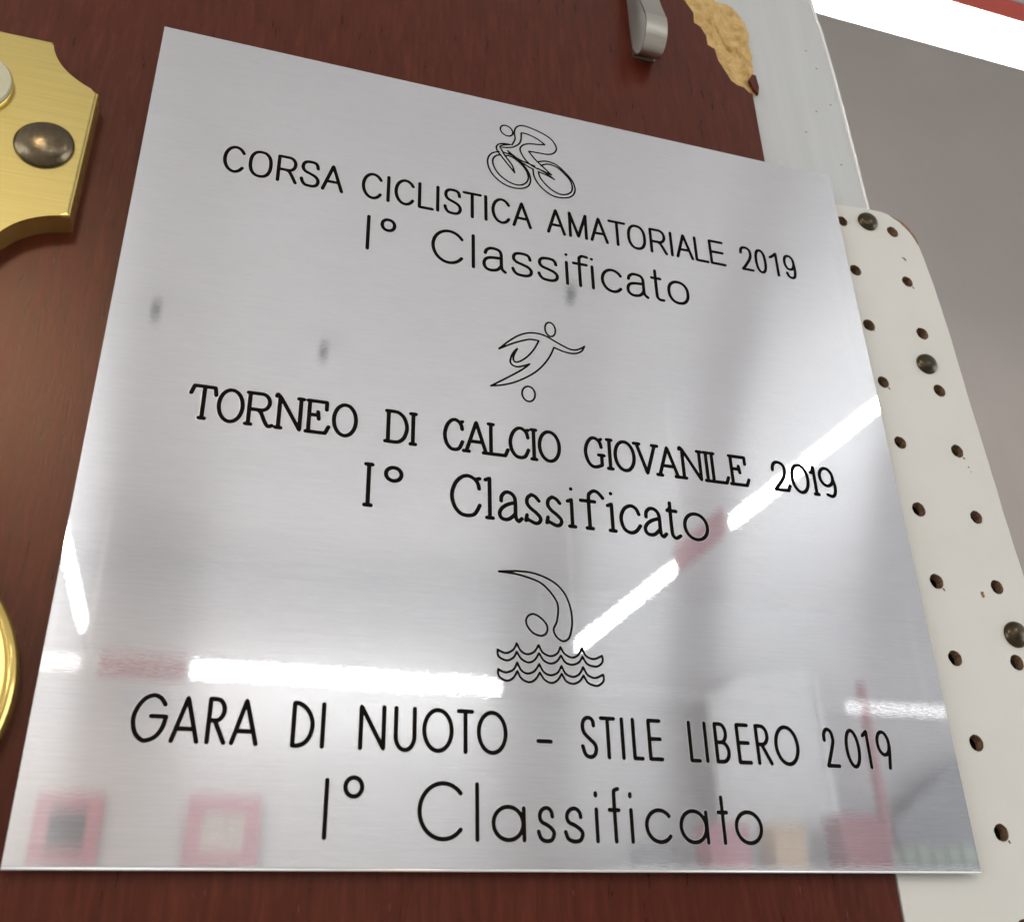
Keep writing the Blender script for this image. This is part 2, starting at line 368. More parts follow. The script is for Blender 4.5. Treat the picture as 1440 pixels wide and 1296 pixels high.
# ------------------------------------------------------------------ materials
M_STEEL = brushed_steel(); M_MAH = mahogany(); M_WHITE = board_white(); M_CORE = hardboard_core(); M_CHIP = chip_tan()
M_ALU = alu_sheet(); M_BRONZE = bronze(1.15); M_BRONZE_DARK = bronze(.55)
M_BRASS = brass('brushed_brass', (.47, .405, .165), .40); M_BRASSP = brass('polished_brass', (.86, .62, .19), .13, lines=False)
M_GLINT = paint('painted_edge_glint', (.93, .93, .91), .22, .03, 80.); M_GLINT.node_tree.nodes['Principled BSDF'].inputs['Metallic'].default_value = .35  # near-white edge colour standing in for a caught highlight
M_HALO = paint('painted_halo', (.80, .80, .80), .30, .06, 600.); M_HALO.node_tree.nodes['Principled BSDF'].inputs['Metallic'].default_value = .55  # pale colour of the light halo painted round the engraving
M_BRASSP.node_tree.nodes['Principled BSDF'].inputs['Metallic'].default_value = .82
M_HOOK = brass('nickel_spring_steel', (.56, .54, .49), .38)
M_IVORY = paint('ivory_enamel', (.60, .57, .40), .35, .05, 60., .05)
M_INK = paint('black_engraving_paint', (.010, .009, .008), .9, .2, 300., .1, 0.0)
M_HOLE_SHADE = paint('painted_hole_shade', (.030, .022, .016), .9, .3, 60.)  # darkness of the void behind the holes, put into the colour
M_CEIL = plaster('ceiling_plaster', (.66, .65, .645)); M_WALL = plaster('wall_paint', (.50, .49, .48)); M_TAUPE = plaster('taupe_wall_paint', (.385, .350, .325))
M_FLOOR = plaster('floor_tile', (.46, .44, .42), .5)
M_RED = paint('red_lacquer', (.34, .13, .135), .35, .1, 6.); M_RAIL = paint('bright_red_rail', (.80, .15, .12), .4, .08, 9.); M_FASCIA = paint('dusky_red_panel', (.30, .085, .11), .5, .12, 9.); M_PINK = paint('pink_red_print', (.38, .13, .155), .5, .15, 9.)
M_BLACK = paint('black_plastic', (.03, .032, .035), .4, .2, 20.); M_GREY = paint('grey_board', (.20, .20, .205), .6, .1, 8.)
M_MOTTLE = paint('mottled_print', (.42, .345, .29), .6, .42, 26.); M_CREAM2 = paint('matt_white_card', (.55, .545, .53), .6, .06, 6.); M_CREAM = paint('cream_card', (.62, .57, .46), .6, .12, 12.); M_TAN = paint('tan_card', (.48, .33, .19), .6, .12, 12.); M_PALE = paint('pale_panel', (.70, .69, .67), .5, .05, 5.)
M_BLUE = paint('slate_blue_print', (.30, .33, .40), .5, .15, 10.); M_GREEN = paint('dull_green_print', (.30, .36, .27), .6, .2, 14.); M_DRED = paint('dark_red_box', (.26, .06, .07), .5, .15, 14.)
M_TUBE = glow('lit_fluorescent_tube', (.975, 1.0, .985), TUBE); M_TUBE2 = glow('far_lit_tube', (1.0, .98, .94), TUBE*.05); M_PANEL = glow('warm_lit_panel', (1.0, .76, .50), 12.0); M_DIFF = glow('lit_diffuser', (1.0, .99, .96), 9.0)

# ------------------------------------------------------------------ the place
zc = ZB+2.45                                              # ceiling
struct(boxobj('ceiling', (-7, 8, -9, 1.85, zc, zc+.1), M_CEIL), 'pale plaster ceiling of the shop mirrored in the upper plaque', 'ceiling')
struct(boxobj('floor', (-7, 8, -9, 1.85, -.1, 0), M_FLOOR), 'grey tiled shop floor far below the plaque', 'floor')
bm = bmesh.new(); box(bm, -3.0, 1.53, 1.20, 1.28, 0, zc)
struct(obj('back_wall', bm, M_TAUPE), 'taupe wall at the right behind the display board', 'wall')
bm = bmesh.new(); v = [bm.verts.new((x, y, z)) for z in (0, zc) for x, y in ((1.53, 1.20), (3.0, .84), (3.02, .93), (1.53, 1.28))]
for f in ((0, 1, 2, 3), (7, 6, 5, 4), (0, 4, 5, 1), (1, 5, 6, 2), (2, 6, 7, 3), (3, 7, 4, 0)): bm.faces.new([v[i] for i in f])
struct(obj('side_wall', bm, M_TAUPE), 'taupe side wall meeting the back wall in a corner', 'wall')
struct(boxobj('far_wall', (-4.5, 8, -6.35, -6.25, 0, zc), M_WALL), 'pale far wall of the shop mirrored low in the plaque', 'wall')

def light_row(name, loc, axis, segs, total, label, far=(), gaps=()):
    """a red painted batten carrying bare lit tubes; axis 'X' or 'Y', segs = lit stretches along it"""
    t = thing(name, loc, label, 'ceiling light', 'strip lights round the shop')
    def bx(a0, a1, w0, w1, h0, h1): return (a0, a1, w0, w1, h0, h1) if axis == 'X' else (w0, w1, a0, a1, h0, h1)
    boxobj('batten', bx(total[0], total[1], -.009, .009, .0125, .034), M_PALE, t, .004)
    for a0, a1 in gaps: boxobj('red_panel', bx(a0, a1, -.028, -.014, -.05, .075), M_FASCIA, t, .004)
    for a0, a1 in segs:
        bm = bmesh.new(); c = ((a0+a1)/2, 0, 0) if axis == 'X' else (0, (a0+a1)/2, 0)
        cyl(bm, c, .0115, a1-a0, axis, 18); obj('lamp_tube', bm, M_TUBE, t, False)
        for e in (a0, a1):
            s = -1 if e == a0 else 1
            boxobj('lamp_holder', bx(min(e, e+s*.025), max(e, e+s*.025), -.014, .014, -.014, .012), M_PALE, t, .003)
    for a0, a1 in far:
        bm = bmesh.new(); c = ((a0+a1)/2, 0, 0); cyl(bm, c, .015, a1-a0, axis, 18); obj('lamp_tube', bm, M_TUBE2, t)
    for a in (total[0]+.2, (total[0]+total[1])/2, total[1]-.2):
        bm = bmesh.new(); c = (a, 0, (zc-loc[2]+.05)/2) if axis == 'X' else (0, a, (zc-loc[2]+.05)/2)
        cyl(bm, c, .005, zc-loc[2]-.052, 'Z', 8); obj('suspension_rod', bm, M_PALE, t)
    return t
zt = ZB+1.62
light_row('strip_light', (0, -5.93, zt), 'X', [(-.0, 1.90)], (-1.0, 5.4), 'strip light along the far wall mirrored as the level white bar above the lowest title', [(-.95, -.62), (4.5, 5.35)], [(-.52, -.04)])
light_row('strip_light', (2.07, 0, zt), 'Y', [(-4.95, -3.68), (-3.14, -2.10)], (-5.2, -2.0), 'strip light with two tubes mirrored as the slanting white bar beside the swimmer', (), [(-3.64, -3.18)])
light_row('strip_light', (-.56, 0, zt), 'Y', [(-5.15, -3.9), (-3.84, -2.3)], (-5.75, -2.2), 'strip light mirrored as the short white wedge at the left plaque edge')
for x, y in ((-.303, -3.40), (.39, -3.52), (1.283, -2.84)):
    lab = {-.303: 'dark ceiling spotlight mirrored as the smudge nearest the left plaque edge', .39: 'dark ceiling spotlight mirrored as the smudge above the word torneo', 1.283: 'dark ceiling spotlight mirrored as the smudge below the upper classificato'}[x]
    t = thing('ceiling_spotlight', (x, y, ZB+2.40), lab, 'spotlight', 'ceiling spotlights')
    bm = bmesh.new(); cyl(bm, (0, 0, .0), .019, .07, 'Z', 24, .019); obj('lamp_housing', bm, M_BLACK, t)
    bm = bmesh.new(); cyl(bm, (0, 0, .0425), .024, .014, 'Z', 20); obj('mount', bm, M_PALE, t)

t = thing('ceiling_panel_lamp', (-1.14, -4.05, zc), 'ceiling panel lamp whose glow lies on the dark board at the far left', 'ceiling light')
boxobj('diffuser', (-.24, .24, -.60, .60, -.05, -.034), M_PANEL, t)
bm = bmesh.new()
for d in ((-.28, -.245, -.64, .64), (.245, .28, -.64, .64), (-.2445, .2445, -.64, -.605), (-.2445, .2445, .605, .64)): box(bm, *d, -.06, -.002)
obj('trim_frame', bm, M_PALE, t)

# cove light at the top right, behind the board
t = thing('cove_light', (.95, .68, ZB+1.29), 'bright cove light with a red front rail crossing the upper right corner', 'ceiling light')
boxobj('diffuser', (-.55, .40, -.091, -.023, -.012, .0), M_DIFF, t, .004)
boxobj('housing', (-.55, .40, -.091, -.018, .001, .05), M_PALE, t)
boxobj('red_rail', (-.55, .40, -.124, -.0965, -.012, -.002), M_RAIL, t, .002)
boxobj('top_trim', (-.55, .40, -.170, -.1255, -.012, .02), M_PALE, t, .002)
for sx in (-.45, .3):
    bm = bmesh.new(); cyl(bm, (sx, -.055, (zc-(ZB+1.29)+.05)/2), .006, zc-(ZB+1.29)-.05, 'Z', 10); obj('suspension_rod', bm, M_PALE, t)

# shop things mirrored low in the plaque
def frame(loc, w, h, inner, label, fm, bt=.09):
    t = thing('framed_poster', loc, label, 'poster', 'posters on the far wall')
    bm = bmesh.new(); box(bm, -w/2, w/2, -.02, .02, 0, bt); box(bm, -w/2, w/2, -.02, .02, h-bt, h); box(bm, -w/2, -w/2+bt, -.02, .02, bt, h-bt); box(bm, w/2-bt, w/2, -.02, .02, bt, h-bt)
    obj('frame', bm, fm, t); boxobj('picture', (-w/2+bt, w/2-bt, -.018, .006, bt, h-bt), inner, t); return t
frame((-.57, -6.22, ZB+.56), .36, .38, M_BLACK, 'poster with a dark picture in a red frame mirrored at the lower left corner', M_PINK, .08)
frame((.28, -6.22, ZB+.55), .42, .40, M_MOTTLE, 'poster with a pale mottled picture in a pink frame mirrored under the word gara', M_PINK, .09)
t = thing('display_counter', (3.7, -5.7, 0), 'grey counter with a pale top mirrored along the lower right plaque edge', 'counter')
boxobj('counter_body', (-1.2, 1.5, -.25, .25, 0, ZB+.44), M_GREY, t); boxobj('counter_top', (-1.23, 1.53, -.28, .28, ZB+.443, ZB+.49), M_PALE, t, .006)
def carton(x, y, w, d, h, m, label, lidm=None):
    t = thing('carton', (x, y, ZB+.492), label, 'box', 'cartons on the counter')
    boxobj('box_body', (-w/2, w/2, -d/2, d/2, 0, h*.86), m, t, .004); boxobj('lid', (-w/2-.006, w/2+.006, -d/2-.006, d/2+.006, h*.862, h), lidm or m, t, .004)
carton(2.78, -5.7, .22, .2, .15, M_GREY, 'small grey carton mirrored left of the pink one')
carton(3.26, -5.7, .27, .2, .27, M_PINK, 'pink carton mirrored below the last letters of the lowest word')
carton(3.68, -5.7, .22, .2, .28, M_TAN, 'tan carton mirrored right of the pink one')
carton(4.24, -5.7, .34, .2, .34, M_DRED, 'dark red carton mirrored towards the lower right corner')
t = thing('leaflet_rack', (4.75, -5.7, ZB+.492), 'low rack of green leaflets mirrored at the lower right corner', 'rack')
boxobj('tray', (-.32, .40, -.1, .1, 0, .03), M_BLACK, t)
for k in range(6): boxobj('leaflet', (-.30+.115*k, -.20+.115*k, -.02+.004*k, .0+.004*k, .032, .15+.012*(k % 3)), M_GREEN, t)
t = thing('white_display_panel', (3.85, -6.0, ZB+.49), 'tall white display panel with a blue band mirrored behind the word libero', 'display panel')
bm = bmesh.new(); prism(bm, [(-.42, 0), (.42, 0), (.44, 1.40), (-.10, 1.34), (-.42, 1.16)], -.03, .03); obj('panel', bm, M_CREAM2, t)
boxobj('printed_band', (-.30, .26, -.036, -.031, .38, .86), M_BLUE, t)
bm = bmesh.new(); prism(bm, [(-.20, .36), (.24, .36), (.24, .60), (.06, .52), (-.12, .62), (-.20, .58)], -.042, -.037); obj('white_shape', bm, M_PALE, t)
boxobj('edge_strip', (.42, .47, -.034, .03, 0, 1.36), M_PALE, t)
t = thing('red_post', (4.66, -5.95, 0), 'slim red post mirrored through the last year number', 'post')
bm = bmesh.new(); cyl(bm, (0, 0, (ZB+2.0)/2), .035, ZB+2.0-.4, 'Z', 16); obj('shaft', bm, M_RED, t); bm = bmesh.new(); cyl(bm, (0, 0, .2), .16, .4, 'Z', 24, .05); obj('foot', bm, M_RED, t)
t = thing('grey_partition', (5.6, -6.05, 0), 'dark grey partition with a slanting top mirrored at the right plaque edge', 'partition')
bm = bmesh.new(); prism(bm, [(-.82, 0), (1.2, 0), (1.2, ZB+1.45), (.55, ZB+1.45), (-.30, ZB+1.22), (-.82, ZB+.85)], -.04, .04); obj('panel', bm, M_GREY, t)

# ------------------------------------------------------------------ the display board
mm = .001
def P(l): return [(x*mm, ZB+z*mm) for x, z in l]
YM = .0030
CHIP = [(158.68, 274.73), (161.53, 269.41), (161.22, 264.44), (163.44, 263.13), (165.12, 259.6), (165.1, 255.19), (167.58, 253.99), (168.23, 248.86), (170.28, 244.57), (171.86, 240.83), (173.99, 239.22), (176.3, 238.95), (177.88, 237.17), (179.7, 237.08), (181.56, 238.93), (182.21, 245.02), (182.52, 252.44), (182.6, 262.0), (183.12, 267.39), (182.2, 272.36), (180.44, 277.46), (177.72, 279.74), (172.4, 281.09)]
XE = 179.2
# board front with the broken bite in its right edge; CHIP runs down the left side of the bite and back up outside the edge
left_side = CHIP[:13]
outline = [(-420, -420), (XE, -420), (XE, 236.9)]+left_side[::-1]+[(156, 282), (151, 300), (147, 330), (140, 420), (-420, 420)]
board = thing('wooden_board', (0, YM, ZB), 'dark mahogany laminate board behind the plaque, with a chipped right edge', 'board')
def loc_prism(name, pts, y0, y1, mat, parent, bev=0.0):
    bm = bmesh.new(); prism(bm, [(x*mm, z*mm) for x, z in pts], y0, y1, bev, 2); return obj(name, bm, mat, parent)
bm = bmesh.new()
fv = [bm.verts.new((x*mm, 0, z*mm)) for x, z in outline]; bv = [bm.verts.new((x*mm, .016, z*mm)) for x, z in outline]
for tri in tessellate_polygon([[Vector((x, z, 0)) for x, z in outline]]):
    bm.faces.new([fv[i] for i in tri]); bm.faces.new([bv[i] for i in tri[::-1]])
for i in range(len(outline)):
    j = (i+1) % len(outline); bm.faces.new((fv[i], bv[i], bv[j], fv[j]))
o = obj('laminate_panel', bm, [M_MAH, M_CHIP], board)
for p in o.data.polygons:
    if abs(p.normal.y) < .5 and p.center.x > .14: p.material_index = 1 if p.center.z > .236 else 0
# torn chipboard surface in the bite: a relief that drops away to the right
bm = bmesh.new()
rows = []
LS = sorted(left_side+[(156, 282), (151, 300), (147, 330)], key=lambda q: q[1]); RS = sorted(CHIP[12:]+[(170, 290), (166, 310), (160, 330)], key=lambda q: q[1])
def at(L, z):
    for a, b in zip(L, L[1:]):
        if a[1] <= z <= b[1]: return a[0]+(b[0]-a[0])*(z-a[1])/max(1e-6, b[1]-a[1])
    return L[0][0] if z < L[0][1] else L[-1][0]
nz, nx = 150, 56
for i in range(nz+1):
    z = 236.6+(318-236.6)*i/nz; x0, x1 = at(LS, z)-2.4, at(RS, z)+.35*noise.noise(Vector((z*.7, 1, 0)))
    if x1 < x0+.2: x1 = x0+.2
    row = []
    for j in range(nx+1):
        t_ = j/nx; x = x0+(x1-x0)*t_; v = Vector((x*.13, z*.13, 3))
        d = .35+1.5*max(0, t_-.1)**1.2+.9*noise.noise(v*1.3)+.6*noise.noise(v*3.7)+.34*noise.noise(v*10)+.17*noise.noise(v*26)
        # a few torn cracks running down the break
        for cx, cz, ln, sl, dep in ((170.3, 264, 9, -.35, .9), (173.3, 258, 5, -.55, 1.2), (178.5, 256, 5, -.9, 1.1), (166.5, 270, 8, -.5, .8), (180.0, 246, 5, -.2, .8)):
            if abs(z-cz) < ln: d += dep*math.exp(-((x-(cx+sl*(z-cz))+.5*noise.noise(Vector((z*.9, cx, 0))))/.30)**2)*1.7*(1-abs(z-cz)/ln)
        s_ = min(1, max(0, (x-at(LS, z))/1.6)); d = .07+max(0, d-.07)*s_*s_*(3-2*s_)
        row.append(bm.verts.new((x*mm, max(d, .06)*mm, z*mm)))
    rows.append(row)
for a, b in zip(rows, rows[1:]):
    for j in range(nx): bm.faces.new((a[j], a[j+1], b[j+1], b[j]))
for a, b in zip(rows, rows[1:]):                       # broken outer flank
    bm.faces.new((a[nx], b[nx], bm.verts.new(b[nx].co+Vector((.0004, .003, 0))), bm.verts.new(a[nx].co+Vector((.0004, .003, 0)))))
o = obj('chipped_edge', bm, M_CHIP, board, True); o['label'] = 'torn tan chipboard showing where the laminate broke away'
# flake of laminate left hanging at the lower end of the break
loc_prism('laminate_flake', [(179.0, 243.6), (180.6, 246.4), (181.9, 246.2), (182.3, 241), (181.6, 237.6), (180.2, 239.5)], .0001, .0012, M_MAH, board)

# metal edge profile right of the board
t = thing('metal_edge_profile', (0, .0055, ZB), 'dull white metal strip running up the right side of the board', 'metal strip')
bm = bmesh.new(); prism(bm, [(x*mm, z*mm) for x, z in ((150, 182), (217.0, 182), (216.95, 200), (216.3, 230), (215.75, 260), (214.6, 283), (213.4, 298), (209, 420), (150, 420))], 0, .0015); obj('face', bm, M_ALU, t)
bm = bmesh.new(); pl = [(217.05, 182), (217.0, 200), (216.35, 230), (215.8, 260), (214.65, 283), (213.45, 298), (209.05, 420)]
prev = None
for i, (x, z) in enumerate(smooth_path(pl, False, 2.0)):
    w = .52+.12*noise.noise(Vector((z*.35, 2, 0))); ring = [bm.verts.new(((x+w*math.cos(a))*mm, (-.12+w*math.sin(a))*mm, z*mm)) for a in [2*math.pi*k/10 for k in range(10)]]
    if prev:
        for k in range(10): bm.faces.new((prev[k], prev[(k+1) % 10], ring[(k+1) % 10], ring[k]))
    prev = ring
o = obj('rolled_edge', bm, M_GLINT, t, True)  # highlight along the edge is helped by the near-white colour
bm = bmesh.new()
for x, z in [(209.21, 260.56), (205.24, 239.07), (210.5, 216.62)]+[(206.4, 268.5), (211.7, 244), (199.3, 228.0)]:
    lathe(bm, [(.35*mm, -.0001), (.28*mm, .00008), (0, .0001)], (x*mm, 0, z*mm), wob=.2, seg=9)
obj('dirt_speck', bm, M_CORE, t)

# perforated white strip
HL = [(203.47, 189.1), (204.46, 170.24), (204.95, 150.24), (205.49, 130.69), (206.69, 111.23), (207.81, 91.01), (208.28, 70.61), (208.58, 50.27), (209.18, 29.47), (210.42, 9.07)]; HR = [(222.05, 189.12), (223.03, 169.78), (223.77, 150.66), (224.79, 130.91), (225.68, 111.12), (226.51, 90.78), (227.45, 70.71), (227.65, 50.37)]
HL = HL+[(211.0, -11.2)]; HR = HR+[(228.9, 30.1), (229.6, 9.9), (230.4, -10.2)]
YS = .0028
strip = thing('perforated_strip', (0, YS, ZB), 'white perforated hardboard strip with two rows of holes and bronze nails', 'perforated board')
random.seed(3)
def edge_rough(a, b, n, amp):
    r = []
    for i in range(n):
        t_ = i/n; r.append((a[0]+(b[0]-a[0])*t_+amp*noise.noise(Vector((t_*n*.37+a[1], 5, a[0]))), a[1]+(b[1]-a[1])*t_))
    return r
top = [(179.7, 191.6), (195.8, 194.4), (202.5, 195.5), (213.2, 196.6), (219.8, 196.6), (221.9, 196.1), (223.7, 195.0), (225.6, 193.9), (227.4, 192.0), (228.9, 190.2), (230.0, 188.0), (231.2, 184.5)]
rt = [(231.2, 184.5), (232.9, 170.7), (234.1, 151.9), (234.9, 126.2), (235.7, 112.0), (236.3, 94.4), (237.4, 74.2), (239.0, 30), (241, -70)]
ol = top[:-1]
for a, b in zip(rt, rt[1:]): ol += edge_rough(a, b, max(2, int(abs(b[1]-a[1])/1.6)), .16)
ol += [(241, -70), (179.7, -70)]
bm = bmesh.new(); prism(bm, [(x*mm, z*mm) for x, z in ol], 0, .0026)
base = obj('strip_base', bm, [M_WHITE, M_CORE]); 
bm = bmesh.new(); holes = []
for k, (x, z) in enumerate(HL+HR):
    r = 1.98+random.uniform(-.12, .12); holes.append((x, z, r)); n = 30; f, b = [], []; ph = random.uniform(0, 6)
    for i in range(n):
        a = 2*math.pi*i/n; rr = r+.10*noise.noise(Vector((math.cos(a)*2+k*3, math.sin(a)*2, 1)))+.13*noise.noise(Vector((math.cos(a)*6+k*7, math.sin(a)*6, 4)))
        rr += .5*max(0, math.cos(a-(-.9)))**14*(.4+.6*math.sin(k*2.1+1)**2)           # torn rim, lower right
        f.append(bm.verts.new(((x+rr*math.cos(a))*mm, -.001, (z+rr*math.sin(a))*mm))); b.append(bm.verts.new(((x+(rr-.12)*math.cos(a))*mm, .004, (z+(rr-.12)*math.sin(a))*mm)))
    bm.faces.new(f); bm.faces.new(b[::-1])
    for i in range(n): bm.faces.new((f[i], b[i], b[(i+1) % n], f[(i+1) % n]))
cut = obj('hole_cutter', bm, M_CORE)
md = base.modifiers.new('holes', 'BOOLEAN'); md.operation = 'DIFFERENCE'; md.object = cut; md.solver = 'EXACT'
dg = bpy.context.evaluated_depsgraph_get(); me = bpy.data.meshes.new_from_object(base.evaluated_get(dg))
me.materials.clear(); me.materials.append(M_WHITE); me.materials.append(M_CORE)
for p in me.polygons:
    p.use_smooth = False; p.material_index = 0
    if abs(p.normal.y) < .7:
        c = p.center
        if any((c.x/mm-x)**2+(c.z/mm-z)**2 < 3.2**2 for x, z, r in holes): p.material_index = 1
        elif c.z > .186 and c.x > .2225: p.material_index = 1
bpy.data.objects.remove(base); bpy.data.objects.remove(cut)
link('painted_face', me, strip)
loc_prism('hole_shade_sheet', [(180, -68), (236, -68), (231, 150), (226, 180), (180, 180)], .0048, .0062, M_HOLE_SHADE, strip)  # dark sheet added so the holes look deep and shaded
# raised paint burr round each hole
bm = bmesh.new()
for k, (x, z, r) in enumerate(holes):
    for i in range(26):
        a0, a1 = 2*math.pi*i/26, 2*math.pi*(i+1)/26
        q = []
        for a in (a0, a1):
            o1 = r+.34+.10*noise.noise(Vector((math.cos(a)*3+k, math.sin(a)*3, 8))); o2 = r+.04
            hgt = .20*(.55+.45*math.cos(a+.7))+.03
            q.append([(x+o1*math.cos(a), .0, z+o1*math.sin(a)), (x+(o1+o2)/2*math.cos(a), -hgt, z+(o1+o2)/2*math.sin(a)), (x+o2*math.cos(a), .01, z+o2*math.sin(a))])
        v = [[bm.verts.new((p[0]*mm, p[1]*mm-2e-6, p[2]*mm)) for p in s] for s in q]
        for j in range(2): bm.faces.new((v[0][j], v[0][j+1], v[1][j+1], v[1][j]))
bmesh.ops.remove_doubles(bm, verts=bm.verts[:], dist=1e-7)
obj('hole_rim', bm, M_WHITE, strip, True)
# chips in the paint and the broken corner
def flake(x, z, pts, h=.00012):
    bm = bmesh.new()
    n_ = [bm.verts.new(((x+a)*mm, -.00002, (z+b)*mm)) for a, b in pts]; c = bm.verts.new((x*mm, -h, z*mm))
    for i in range(len(n_)): bm.faces.new((n_[i], n_[(i+1) % len(n_)], c))
    obj('paint_chip', bm, M_CORE, strip)
flake(223.9, 178.8, [(-1.0, .45), (.2, .55), (.75, -.1), (.85, -.8), (.3, -.75), (-.2, 0)])
flake(222.1, 68.1, [(-.5, .8), (.5, .9), (.6, -.5), (-.1, -.9), (-.5, -.2)])
flake(228.2, 106.3, [(-.2, .3), (.3, .3), (.2, -.35), (-.15, -.2)])
flake(228.6, 104.9, [(-.2, .2), (.25, .15), (.1, -.25)])
for x, z, r in holes[3:18:3]: flake(x+r*.75, z-r*.95, [(-.4, .3), (.4, .2), (.6, -.6), (.1, -.5)])
bm = bmesh.new()
prism(bm, [(x*mm, z*mm) for x, z in ((221.8, 196.3), (223.8, 196.25), (225.4, 195.5), (226.6, 195.35), (228.2, 194.2), (229.2, 193.3), (230.0, 191.6), (231.2, 189.6), (231.7, 187.0), (230.6, 187.4), (228.6, 190.5), (226.5, 192.5))], .0006, .0024)
o = obj('broken_corner', bm, M_CORE, strip); o['label'] = 'brown broken upper right corner'
DOME = [(1.0, -.05), (1.0, .02), (.985, .10), (.93, .20), (.82, .30), (.66, .385), (.46, .445), (.24, .48), (.08, .495), (0, .5)]
for (x, z), rr in zip([(213.24, 191.1), (222.52, 139.59), (229.5, 57.82)], (3.55, 3.5, 3.6)):
    bm = bmesh.new(); lathe(bm, [(r*rr*mm, h*rr*mm*.95) for r, h in DOME], (x*mm, 0, z*mm), (1.04, .97), .5, 40, .012)
    obj('nail_head', bm, M_BRONZE_DARK, strip, True)

# spring hook on the board
t = thing('metal_hook', (.1405, YM, ZB+.245), 'bent nickel spring hook screwed to the board at the top', 'hook')
prof = [(-.3, 80), (-.3, 2), (-.9, -2.5), (-2.2, -5.6), (-4.4, -7.6), (-6.9, -7.4), (-9.4, -5.4), (-10.9, -1.6), (-11.0, 2.6), (-10.7, 3.2), (-10.2, 5.5), (-8.6, 11.5), (-7.2, 20), (-6.8, 32), (-6.8, 80)]
bm = bmesh.new(); pp = smooth_path([Vector(q) for q in prof], False, .7); prev = None; th = .55; hw = 3.6
for i, q in enumerate(pp):
    a = pp[max(0, i-1)]; b = pp[min(len(pp)-1, i+1)]; d = (b-a).normalized(); nn = Vector((-d.y, d.x))
    ring = []
    for s, w in ((-1, -hw), (-1, hw), (1, hw), (1, -hw)):
        e = q+nn*(s*th/2); ring.append(bm.verts.new((w*mm, e.x*mm, e.y*mm)))
    if prev:
        for k in range(4): bm.faces.new((prev[k], prev[(k+1) % 4], ring[(k+1) % 4], ring[k]))
    prev = ring
bmesh.ops.bevel(bm, geom=[e for e in bm.edges if abs(abs(e.verts[0].co.x)-hw*mm) < 1e-7 and abs(e.verts[0].co.x-e.verts[1].co.x) < 1e-7 and len(e.link_faces) == 2 and e.calc_face_angle(0) > 1.2], offset=.00012, segments=2, affect='EDGES')
o = obj('bent_band', bm, M_HOOK, t, True)
o.data.set_sharp_from_angle(angle=math.radians(35))
bm = bmesh.new(); lathe(bm, [(1.9*mm, -.0001), (1.9*mm, .0006), (1.2*mm, .0012), (0, .0013)], (0, -.0006, .046)); obj('screw_head', bm, M_BRONZE, t, True)

# ------------------------------------------------------------------ brass plate at the left
bp = thing('brass_plate', (0, YM, ZB), 'polished brass plate with scooped corners and an ivory disc at the upper left', 'plaque')
def scoop(p, q, c_in, n=12):
    """concave quarter notch from p to q bulging towards c_in"""
    r = []
    for i in range(1, n):
        t_ = i/n; a = (1-t_)**2; b = 2*t_*(1-t_); c = t_*t_
        r.append((a*p[0]+b*c_in[0]+c*q[0], a*p[1]+b*c_in[1]+c*q[1]))
    return r
tr0, tr1 = (-23.6, 187.3), (-11.2, 173.6); br0, br1 = (-11.3, 135.6), (-27.5, 118.5)
out = [tr0]+scoop(tr0, tr1, (-22.4, 178.0))+[tr1, br0]+scoop(br0, br1, (-25.6, 133.6))+[br1]
xc = -52.0
lft = [(2*xc-x, z) for x, z in out][::-1]
outl = out+lft
bm = bmesh.new(); prism(bm, [(x*mm, z*mm) for x, z in outl], -.006, 0, .0008, 3)
o = obj('plate', bm, [M_BRASS, M_BRASSP], bp)
for p in o.data.polygons: p.material_index = 0 if p.normal.y < -.95 else 1
bm = bmesh.new(); lathe(bm, [(r*6.4*mm, h*6.4*mm*.85) for r, h in DOME], (-19.9*mm, -.0062, 154.2*mm), (1.0, 1.03), .3, 44, .02); obj('nail_head', bm, M_BRONZE, bp, True)
bm = bmesh.new(); lathe(bm, [(9.6*mm, -.0003), (9.6*mm, .0016), (9.3*mm, .0020), (0, .0021)], (-38.9*mm, -.006, 168.2*mm), seg=60); o = obj('ivory_disc', bm, M_IVORY, bp, True); o.data.set_sharp_from_angle(angle=math.radians(40))
bm = bmesh.new(); lathe(bm, [(9.9*mm, 0.0), (9.9*mm, .0011), (9.65*mm, .0013), (9.62*mm, .0)], (-38.9*mm, -.006, 168.2*mm), seg=60); obj('disc_collar', bm, M_BRASSP, bp, True)
# second, round brass piece lower down
t = thing('brass_medal', (-.0325, YM, ZB+.0296), 'round polished brass medal with a raised rim at the left edge', 'medal')
R0 = 29.4
bm = bmesh.new(); lathe(bm, [(R0*mm, 0), (R0*mm, .0032), ((R0-.5)*mm, .0041), ((R0-1.4)*mm, .0045), ((R0-2.6)*mm, .0042), ((R0-3.6)*mm, .0034)], (0, 0, 0), seg=96); obj('rim', bm, M_BRASSP, t, True)
bm = bmesh.new(); lathe(bm, [((R0-3.7)*mm, .0), ((R0-3.7)*mm, .0034), ((R0-9)*mm, .0040), (0, .0046)], (0, 0, 0), seg=96); obj('disc', bm, M_BRASS, t, True)

